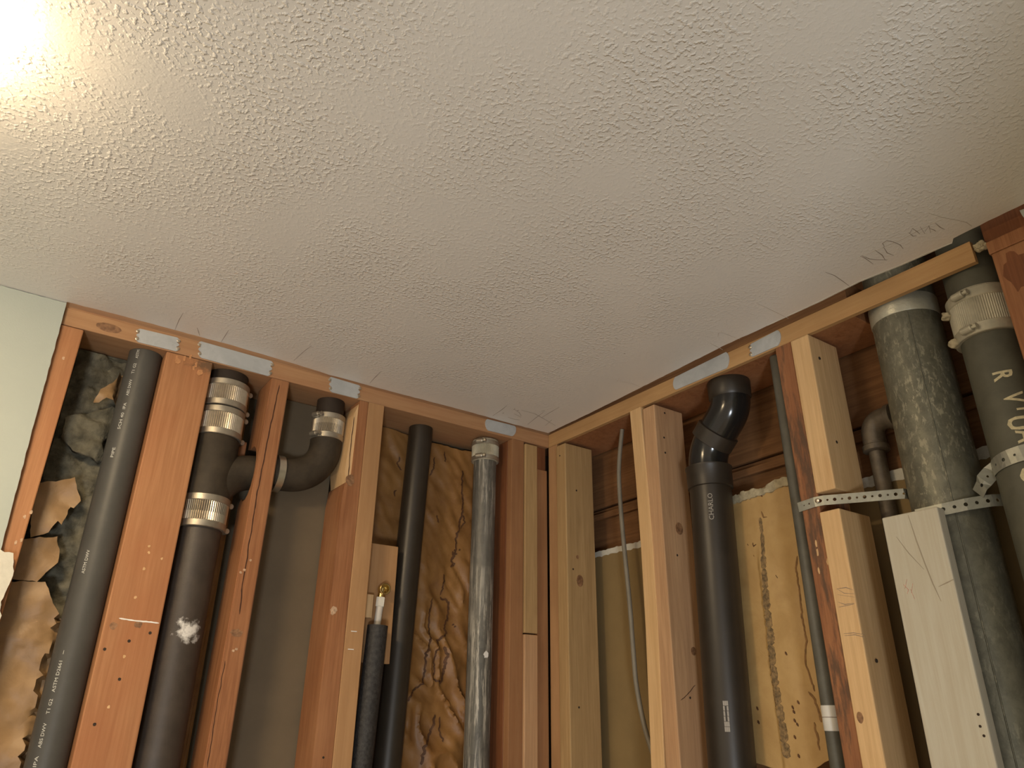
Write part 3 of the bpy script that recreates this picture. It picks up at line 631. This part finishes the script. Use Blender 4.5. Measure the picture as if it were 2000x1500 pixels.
# bay behind the stack
def dk(seed, base, amp): return lambda u, z: base-amp*noise.noise((u*12+seed, z*9, seed))-amp*.45*noise.noise((u*34, z*22+seed, seed))-amp*.8*abs(noise.noise((u*9+z*14, z*5-u*6, seed+4)))
tag(finish('paper_facing', sheet('L', [(-.851, -.040), (-.742, -.040), (-.742, -2.38), (-.851, -2.38)], dk(3, .111, .003), .012), M['kraft'], None, True), 'brown paper facing in shadow behind the banded stack', 'insulation')
tag(finish('blocking', wbox('L', -.79, -.742, .070, .092, -.205, -.165, .002), M['redwood2']), 'small reddish wood scrap above the curved branch', 'timber')
# bay with crinkled brown paper
kd_ = dk(7, .120, .008)
def kd(u, z):
    k = min(1, max(0, (-z-.30)/.25)); q = u*26+z*17+1.5*noise.noise((u*12, z*12, 40)); w_ = 1-abs(noise.noise((q*.7, u*7-z*6, 31)))
    return max(.1065 if -.40 < u < -.295 else 0, kd_(u, z)-.016*k*w_**5-.004*noise.noise((u*45+z*30, z*22, 33))+.008*k)
K4 = [(-.4715, -.039), (-.40, -.041), (-.35, -.046), (-.30, -.052), (-.25, -.047), (-.20, -.053), (-.15, -.050), (-.1175, -.055), (-.1175, -2.38), (-.4715, -2.38)]
kp = tag(finish('paper_facing', sheet('L', ragged(K4, .002, .008, 6), kd, .0055), M['kraft'], None, True, angle=70), 'crinkled brown paper with dark stain lines between the black pipe and the steel pipe', 'insulation')
fK = lambda a, b, t: P('L', a, kd(a, b)-(t+.0011 if t > 0 else t), b)
for px, wd in (([(-0.19,-0.105),(-0.186,-0.164),(-0.181,-0.197),(-0.187,-0.243),(-0.196,-0.27),(-0.197,-0.295),(-0.195,-0.314),(-0.201,-0.333)], .0026), ([(-0.18,-0.223),(-0.176,-0.241),(-0.186,-0.256)], .002), ([(-0.201,-0.314),(-0.204,-0.336),(-0.195,-0.344),(-0.206,-0.352)], .003),
               ([(-0.228,-0.372),(-0.226,-0.396),(-0.23,-0.42)], .0022), ([(-0.23,-0.426),(-0.206,-0.435),(-0.207,-0.464),(-0.217,-0.494),(-0.209,-0.504),(-0.233,-0.523),(-0.237,-0.536)], .0030), ([(-0.218,-0.535),(-0.21,-0.549),(-0.213,-0.587),(-0.222,-0.615)], .0034), ([(-0.235,-0.536),(-0.239,-0.578),(-0.243,-0.605),(-0.219,-0.615)], .0022),
               ([(-0.257,-0.434),(-0.258,-0.468),(-0.256,-0.508),(-0.262,-0.568),(-0.261,-0.611),(-0.281,-0.627),(-0.295,-0.635),(-0.301,-0.653)], .0024), ([(-0.229,-0.678),(-0.231,-0.698),(-0.242,-0.723),(-0.257,-0.743),(-0.257,-0.777)], .0032), ([(-0.215,-0.683),(-0.216,-0.713),(-0.207,-0.733)], .002),
               ([(-0.269,-0.087),(-0.269,-0.113),(-0.278,-0.135)], .002), ([(-0.258,-0.235),(-0.252,-0.253)], .002), ([(-0.245,-0.068),(-0.239,-0.094)], .0018), ([(-0.368,-0.107),(-0.37,-0.127),(-0.358,-0.138)], .002), ([(-0.373,-0.204),(-0.367,-0.19)], .0025)):
    finish('stain_line', ribbon(fK, wiggle(px, .0050, .0035, 170, wd*999), wd*1.55, .0005), M['stain'], kp)
for (u, z) in [(-0.198,-0.31),(-0.185,-0.308),(-0.192,-0.484),(-0.187,-0.488),(-0.193,-0.319)]: finish('stain_spot', ribbon(fK, [(u-.002, z-.002), (u, z), (u+.002, z+.001)], .004, .0005), M['stain'], kp)

# ------------------------------------------------------------------ right wall services
root = empty('plastic_pipe', (.052, -.455, 0), 'glossy black plastic drain jogging through two elbows on the right wall', 'pipe')
PX, PY = .055, -.472; bx = lambda z: (PX, -.4730+.030*(-.23-z))
l = Vector((0, .030*2.17, -(H-.23))); 
finish('pipe_section', lathe((Vector((PX, -.4730, H-.23)), l), [(0, .0420), (l.length, .0420)], 56), M['abs'], root, True)
finish('hub', lathe((Vector((PX, -.4725, H-.252)), UP), [(0, .0424), (.001, .0455), (.040, .0462), (.042, .0475), (.045, .0475), (.046, .0440)], 56), M['abs'], root, True)
lowp = bez((PX, -.4725, H-.21), (PX, -.4725, H-.178), (PX, -.4840, H-.160), (PX, -.5040, H-.138), 12)
upp = bez((PX, -.5040, H-.138), (PX, -.530, H-.112), (PX, -.548, H-.104), (PX, -.548, H-.070), 12)
finish('lower_elbow', tube(lowp, .0400, 48), M['absgloss'], root, True, angle=50)
dv = (upp[3]-upp[0]).normalized()
finish('hub', lathe((upp[0]-dv*.024, dv), [(0, .0412), (.0015, .0442), (.030, .0446), (.032, .0412)], 56), M['abs'], root, True)
finish('upper_elbow', tube(upp, .0402, 48), M['absgloss'], root, True, angle=50)
finish('hub', lathe((Vector((PX, -.548, H-.078)), UP), [(0, .0405), (.004, .0430), (.036, .0440), (.0395, .0430)], 56), M['abs'], root, True)
def angR(u, d): return math.degrees(math.atan2(u, d))
wrap_text('printed_text', 'CHARLO', .0135, bx, .0420, 218, -.325, 1, M['greyprint'], root, 1.0)
lb = bmesh.new()
for i in range(6):                              # worn white print block low on the pipe
    for j in range(3):
        if (i*3+j) in (7, 10, 4): continue
        for da, dz in ((0, 0),):
            a0 = math.radians(222-j*4.2); a1 = a0-math.radians(3.9); z0 = -.652-.0085*i
            cx, cy = bx(z0); q = [lb.verts.new((cx+.0424*math.cos(a), cy+.0424*math.sin(a), H+z)) for a, z in ((a0, z0), (a1, z0), (a1, z0-.0078), (a0, z0-.0078))]; lb.faces.new(q)
finish('print_block', lb, M['greyprint'], root, keep=True)

cb = [(-.2145, -.0385), (-.198, -.12), (-.1945, -.19), (-.199, -.30), (-.209, -.45), (-.213, -.56), (-.217, -.62), (-.235, -.70), (-.262, -.765), (-.29, -.83), (-.305, -.95), (-.30, -1.2), (-.30, -2.4)]
pts = []
for k in range(len(cb)-1):
    p0, p1, p2, p3 = [Vector(cb[min(max(j, 0), len(cb)-1)]) for j in (k-1, k, k+1, k+2)]
    for q in range(5):
        t = q/5; v = .5*((2*p1)+(p2-p0)*t+(2*p0-5*p1+4*p2-p3)*t*t+(3*p1-p0-3*p2+p3)*t**3); pts.append(P('R', v.x, .062, v.y))
pts.append(P('R', *((cb[-1][0], .062, cb[-1][1]))))
tag(finish('electric_cable', tube(pts, .0052, 16), M['cable'], None, True), 'grey electric cable hanging from a hole in the right top plate', 'cable')
cd = tag(finish('thin_tube', lathe((Vector((.036, -.683, 0)), Vector((0, 0, 1))), [(0, .0135), (H-.0385, .0135)], 28), M['conduit'], None, True), 'thin grey green tube with a white label beside the stained reddish stud', 'tube')
finish('label_sleeve', lathe((Vector((.036, -.683, H-.698)), UP), [(0, .0136), (.001, .0142), (.036, .0142), (.037, .0136)], 32), M['label'], cd, True)
for z in (-.672, -.679): finish('label_mark', lathe((Vector((.036, -.683, H+z)), UP), [(0, .0140), (.0003, .01435), (.0012, .01435), (.0015, .0140)], 32), M['pencil'], cd, True) if z == -.679 else None

# brown faced insulation between the black drain and the thin tube
def dk2(u, z): return max(.1005 if u > -.535 else 0, .104+.03*max(-.3, min(1, (z+.26)/.5))-.004*noise.noise((u*10, z*8, 21))-.002*noise.noise((u*30, z*26, 22)))
K2 = [(-.389, -.262), (-.44, -.262), (-.482, -.262), (-.52, -.258), (-.56, -.262), (-.59, -.254), (-.6485, -.252)]
side = [(-.6485, -.40), (-.6485, -.60), (-.648, -.66), (-.655, -.70), (-.653, -.722), (-.635, -.738), (-.60, -.755), (-.54, -.765), (-.47, -.752), (-.42, -.76), (-.389, -.77)]
kp2 = tag(finish('paper_facing', sheet('R', ragged(K2+side, .0025, .008, 3), dk2, .0048), M['kraft2'], None, True, angle=70), 'light brown insulation paper with a dark streak between the black drain and the thin tube', 'insulation')
fK2 = lambda a, b, t: P('R', a, dk2(a, b)-(t+.0006 if t > 0 else t), b)
finish('fibre_edge', sheet('R', ragged(K2+[(-.6485, -.268), (-.56, -.276), (-.44, -.279), (-.389, -.279)], .005, .005, 9), lambda u, z: dk2(u, z)-.004-.004*noise.noise((u*90, z*90, 2)), .006, .006), M['edge'], kp2, True, angle=80)
tar = [(-0.55,-0.32),(-0.55,-0.35),(-0.548,-0.394),(-0.548,-0.419),(-0.546,-0.456),(-0.543,-0.494),(-0.543,-0.526),(-0.541,-0.557),(-0.54,-0.592),(-0.54,-0.627),(-0.54,-0.656),(-0.543,-0.685),(-0.544,-0.718),(-0.543,-0.742)]
for k in range(len(tar)-1):
    a, b = Vector(tar[k]), Vector(tar[k+1]); wd = .007+.012*min(1, k/7)
    finish('tar_stain', ribbon(fK2, [a.lerp(b, q/9+(-.02 if q == 0 else 0))+Vector((.0015*noise.noise((q*.9, k, 3)), 0)) for q in range(10)], wd*(1+.15*noise.noise((k*.7, 2, 2))), .0003+.00005*(k % 3)), M['tar'], kp2)
for px, wd in (([(-0.625,-0.407),(-0.618,-0.429),(-0.618,-0.456),(-0.616,-0.492),(-0.616,-0.527),(-0.618,-0.554),(-0.61,-0.587),(-0.614,-0.612),(-0.619,-0.637)], .0030), ([(-0.608,-0.637),(-0.617,-0.65),(-0.621,-0.669),(-0.623,-0.685)], .004), ([(-0.609,-0.685),(-0.612,-0.708),(-0.613,-0.728)], .0035),
               ([(-0.555,-0.309),(-0.558,-0.321),(-0.566,-0.321)], .003), ([(-0.525,-0.364),(-0.527,-0.372),(-0.533,-0.369)], .002), ([(-0.512,-0.364),(-0.514,-0.368)], .002), ([(-0.572,-0.434),(-0.575,-0.44)], .002), ([(-0.524,-0.388),(-0.525,-0.391)], .003)):
    finish('stain_line', ribbon(fK2, wiggle(px, .0022, .004, 120, 5), wd, .0004), M['stain2'] if wd > .0025 else M['stain'], kp2)
for (u, z) in [(-0.585,-0.654),(-0.572,-0.662),(-0.573,-0.669),(-0.572,-0.683),(-0.576,-0.689),(-0.567,-0.709),(-0.491,-0.663),(-0.49,-0.686),(-0.57,-0.738),(-0.573,-0.573),(-0.559,-0.276)]: finish('stain_spot', ribbon(fK2, [(u-.0015, z-.003), (u, z), (u+.001, z+.003)], .004, .0005), M['stain'], kp2)

# small steel supply line with an elbow
ss = empty('steel_pipe', (.118, -.795, 0), 'small old steel pipe with a threaded elbow behind the yellow pine stud', 'pipe')
finish('pipe_section', lathe((Vector((.118, -.798, 0)), UP), [(0, .0135), (H-.225, .0135)], 28), M['oldpipe'], ss, True)
bm = tube([Vector((.118, -.798, H-.24)), Vector((.118, -.798, H-.222))]+arc((.118, -.820, H-.215), (0, 1, 0), (0, 0, 1), .022, 0, math.pi/2, 8)+[Vector((.118, -.838, H-.193))], .0195, 30)
lathe((Vector((.118, -.798, H-.249)), UP), [(0, .019), (.002, .0225), (.011, .0225), (.013, .019)], 30, bm=bm)
lathe((Vector((.118, -.830, H-.193)), Vector((0, -1, 0))), [(0, .019), (.002, .0225), (.011, .0225), (.013, .019)], 30, bm=bm)
finish('elbow_fitting', bm, M['oldpipe'], ss, True)
finish('pipe_section', lathe((Vector((.118, -.835, H-.193)), Vector((0, -1, 0))), [(0, .0135), (.027, .0135)], 24), M['oldpipe'], ss, True)

# large mottled duct
DX, DY, DR = .0680, -.9200, .0530
du = tag(vpipe('vent_duct', DX, DY, ZB, .20, DR, M['duct'], None, seg=64), 'large mottled grey zinc duct behind the white primed board', 'duct')
finish('tape_collar', lathe((Vector((DX, DY, H-.062)), UP), [(0, .0533), (.002, .0542), (.030, .0546), (.034, .0542), (.035, .0533)], 64), M['tape'], du, True)
bm = bmesh.new()                                   # folded lock seam down the front
tube([Vector((DX-.046, DY-.0265, H-.066)), Vector((DX-.046, DY-.0265, H-.30)), Vector((DX-.046, DY-.0265, 0))], .0012, 8, bm=bm)
finish('lock_seam', bm, M['duct'], du, True)

# lettered soil pipe at the far right
QX, QY, QR = .0560, -1.0430, .0420
sp_ = tag(vpipe('soil_pipe', QX, QY, ZB, .20, QR, M['oldiron'], None, seg=56), 'dark grey green soil pipe with cream hand lettering at the far right', 'pipe')
cp = coupling(sp_, Vector((QX, QY, H-.112)), UP, .0455, .078, 168, True, (.10, .86), .017, 'clamp', band='clamp', ribs=90, amp=.0005)
for z in (-.098, -.147):
    t = bmesh.new(); c0 = Vector((QX-.028, QY+.041, H+z))
    bmesh.ops.create_icosphere(t, subdivisions=3, radius=.0085)
    for v in t.verts: v.co = v.co*(1+.5*noise.noise(v.co*190+Vector((z*99, 0, 0))))*1.0; v.co.z *= .8; v.co += c0
    finish('rust_lump', t, M['edge'], sp_, True, angle=80)
qx = lambda z: (QX, QY)
for body, z, a, sz in (('R', -.217, 199, .034), ('V', -.254, 206, .034), ('T', -.273, 220, .030), ('U', -.289, 204, .042), ('A', -.311, 210, .036), ('C', -.362, 200, .040)):
    wrap_text('painted_letter', body, sz, qx, QR, a, z, -1, M['chalk'], sp_, .75, .0005)

# ------------------------------------------------------------------ perforated straps
def strap(pathf, length, width, holes_, lift=.0009):
    """flat strap; pathf(s,w)->point, real round holes at (s, radius)"""
    bm = bmesh.new(); cuts = sorted(holes_); edges = [0.]
    for (a, ra), (b, rb) in zip(cuts, cuts[1:]): edges.append((a+b)/2)
    edges.append(length); h = width/2; cache = {}
    def V(s, w_):
        k = (round(s, 6), round(w_, 6))
        if k not in cache: cache[k] = bm.verts.new(pathf(s, w_))
        return cache[k]
    for k, (c, r) in enumerate(cuts):
        s0, s1 = edges[k], edges[k+1]
        outer = [(s0, -h), (c, -h), (s1, -h), (s1, 0), (s1, h), (c, h), (s0, h), (s0, 0)]
        inner = [(c+r*math.cos(a), r*math.sin(a)) for a in [math.radians(225+45*j) for j in range(8)]]
        for j in range(8):
            a, b = outer[j], outer[(j+1) % 8]; c1, d1 = inner[(j+1) % 8], inner[j]
            bm.faces.new((V(*a), V(*b), V(*c1), V(*d1)))
    bmesh.ops.recalc_face_normals(bm, faces=bm.faces[:])
    bmesh.ops.solidify(bm, geom=bm.faces[:], thickness=lift)
    return bm
def polyfun(pts, slopez=None):
    pts = [Vector(p) for p in pts]; L_ = [0]
    for a, b in zip(pts, pts[1:]): L_.append(L_[-1]+(b-a).length)
    def f(s, w_):
        for k in range(len(pts)-1):
            if s <= L_[k+1] or k == len(pts)-2:
                t = (s-L_[k])/(L_[k+1]-L_[k]); p = pts[k].lerp(pts[k+1], t); tg = (pts[k+1]-pts[k]).normalized()
                return p+(UP-tg*tg.z).normalized()*w_
    return f, L_[-1]
def hol(n0, n1, step, big, small): return [(n0+step*k, big if k % 2 == 0 else small) for k in range(int((n1-n0)/step)+1)]
pts = [P('R', -.706, -.0015, -.3490), P('R', -.738, -.0015, -.3465), P('R', -.752, .002, -.3460), P('R', -.800, .021, -.3490), P('R', -.8665, .048, -.3525)]+[Vector((DX+(DR+.0022)*math.cos(a), DY+(DR+.0022)*math.sin(a), H-.3525)) for a in [math.radians(q) for q in range(104, -60, -12)]]
f, ln = polyfun(pts)
st1 = tag(finish('perforated_strap', strap(f, ln, .0165, [(.012, .0012), (.022, .0016)]+hol(.042, ln-.01, .0115, .0029, .0018)), M['strap']), 'perforated steel strap from the reddish stud round the back of the duct', 'strap')
finish('nail_head', lathe((P('R', -.7440, -.0025, -.3455), Vector((-1, 0, 0))), [(0, .0042), (.001, .0040), (.0018, .002)], 14), M['steel'], st1, True)
pts = [P('R', -.896, .0080, -.4000), P('R', -.935, .0098, -.3990), P('R', -.965, .020, -.3960), P('R', -.990, .042, -.3920), P('R', -1.000, .062, -.390), P('R', -1.0, .085, -.389)]
f, ln = polyfun(pts)
st2 = tag(finish('perforated_strap', strap(f, ln, .0175, hol(.010, ln-.008, .0150, .0030, .0026)), M['strap']), 'perforated strap running from the white board past the duct to the lettered pipe', 'strap')
arcp = [Vector((QX-.020, QY+.066, H-.380)), Vector((QX-.026, QY+.052, H-.366))]+[Vector((QX+(QR+.0022)*math.cos(a), QY+(QR+.0022)*math.sin(a), H-.352+.0012*k)) for k, a in enumerate([math.radians(q) for q in range(112, 275, 12)])]
f, ln = polyfun(arcp)
st3 = tag(finish('perforated_strap', strap(f, ln, .0220, hol(.014, ln-.01, .0165, .0028, .0018)), M['strap']), 'bent strap wrapped round the lettered soil pipe', 'strap')
# fuzzy scrap caught at the cut plate
t = bmesh.new(); bmesh.ops.create_icosphere(t, subdivisions=4, radius=.008)
for v in t.verts: v.co = v.co*(1+.7*noise.noise(v.co*160)+.25*noise.noise(v.co*600)); v.co.z *= .8; v.co += P('R', -1.0830, .004, -.020)
tag(finish('fibre_tuft', t, M['edge'], None, True, angle=80), 'small grey fuzzy tuft caught beside the short plate stub', 'debris')

# ------------------------------------------------------------------ pencil marks on the ceiling
def cmark(px, mat='softpencil', wd=.0011): finish('pencil_mark', ribbon(lambda a, b, t: Vector((a, b, H-t)), px, wd, .0003), M[mat], ceiling)
for px in ([(-0.121,-0.356),(-0.084,-0.36),(-0.044,-0.366),(-0.015,-0.363)], [(-0.078,-0.351),(-0.087,-0.371)], [(-0.061,-0.626),(-0.073,-0.638),(-0.073,-0.646)], [(-0.073,-0.643),(-0.048,-0.643),(-0.02,-0.645)], [(-0.053,-0.599),(-0.031,-0.597),(-0.011,-0.595)], [(-0.105,-0.753),(-0.058,-0.753),(-0.012,-0.752)],
           [(-0.695,-0.116),(-0.698,-0.077),(-0.7,-0.028)], [(-0.527,-0.092),(-0.524,-0.056),(-0.52,-0.018)], [(-0.94,-0.101),(-0.94,-0.067),(-0.937,-0.019)], [(-0.851,-0.082),(-0.85,-0.056),(-0.849,-0.022)], [(-0.904,-0.056),(-0.897,-0.04),(-0.892,-0.026)],
           [(-0.111,-1.068),(-0.085,-1.074),(-0.059,-1.084),(-0.043,-1.089),(-0.027,-1.089)]): cmark(px, 'softpencil' if px[0][0] > -.25 else 'pencil', .0010)
finish('gypsum_edge', ribbon(lambda a, b, t: Vector((a, b, H-t)), [(p[0]-.0012, p[1]) for p in edgeR if -1.055 < p[1] < -.70], .0028, .0006), M['gyp'], ceiling)
# scribbled letters near the right edge and in the corner
for px in ([(-0.094,-0.885),(-0.073,-0.888),(-0.048,-0.886),(-0.02,-0.883)], [(-0.091,-0.946),(-0.077,-0.947),(-0.052,-0.945)], [(-0.09,-0.948),(-0.071,-0.95),(-0.06,-0.955),(-0.045,-0.965)], [(-0.087,-0.969),(-0.065,-0.968),(-0.047,-0.963)], [(-0.083,-0.983),(-0.094,-0.986),(-0.096,-0.994),(-0.085,-0.998),(-0.068,-1),(-0.054,-0.997)], [(-0.085,-0.982),(-0.064,-0.976),(-0.049,-0.978)], 
           [(-0.088,-1.025),(-0.074,-1.024),(-0.071,-1.028)], [(-0.086,-1.026),(-0.094,-1.034),(-0.081,-1.034),(-0.071,-1.033)], [(-0.088,-1.043),(-0.066,-1.038)], [(-0.071,-1.041),(-0.08,-1.052),(-0.06,-1.044)], [(-0.073,-1.049),(-0.064,-1.051),(-0.058,-1.051)], [(-0.079,-1.061),(-0.063,-1.06),(-0.052,-1.061)],
           [(-0.089,-0.938),(-0.084,-0.977),(-0.08,-1.012),(-0.082,-1.041),(-0.08,-1.072)]): cmark(px, 'softpencil' if len(px) == 5 and px[0][1] > -1 else 'pencil', .0010)
for px in ([(-0.153,-0.092),(-0.113,-0.093),(-0.024,-0.061)], [(-0.085,-0.024),(-0.096,-0.077),(-0.102,-0.114)], [(-0.085,-0.084),(-0.089,-0.131),(-0.091,-0.162)], [(-0.044,-0.045),(-0.055,-0.086)], [(-0.189,-0.02),(-0.193,-0.066),(-0.198,-0.095)], [(-0.168,-0.085),(-0.148,-0.076),(-0.132,-0.062)], [(-0.153,-0.034),(-0.132,-0.033),(-0.12,-0.038)], [(-0.154,-0.063),(-0.126,-0.054)]): cmark(px, 'pencil', .0011)
for px in ([(-0.17,-0.083),(-0.171,-0.091)], [(-0.16,-0.083),(-0.158,-0.088)], [(-0.179,-0.048),(-0.178,-0.053)], [(-0.11,-0.116),(-0.105,-0.123)], [(-0.391,-0.242),(-0.387,-0.242)], [(-0.161,-0.465),(-0.157,-0.465)]): cmark(px, 'pencil', .0030)

# ------------------------------------------------------------------ ceiling lamp at the upper left
cl = empty('ceiling_light', (LAMP[0], LAMP[1], H), 'round glowing ceiling lamp at the upper left of the frame', 'lamp')
finish('lamp_base', lathe((Vector((LAMP[0], LAMP[1], H)), Vector((0, 0, -1))), [(0, .100), (.010, .100), (.012, .096)], 64), M['lampbase'], cl, True)
R_ = .108; prof = [(.0122, R_)]+[(.0122+.036*math.sin(a), max(.0005, R_*math.cos(a))) for a in [math.radians(q) for q in range(8, 91, 8)]]
finish('lamp_shade', lathe((Vector((LAMP[0], LAMP[1], H)), Vector((0, 0, -1))), prof, 48), M['lamp'], cl, True)
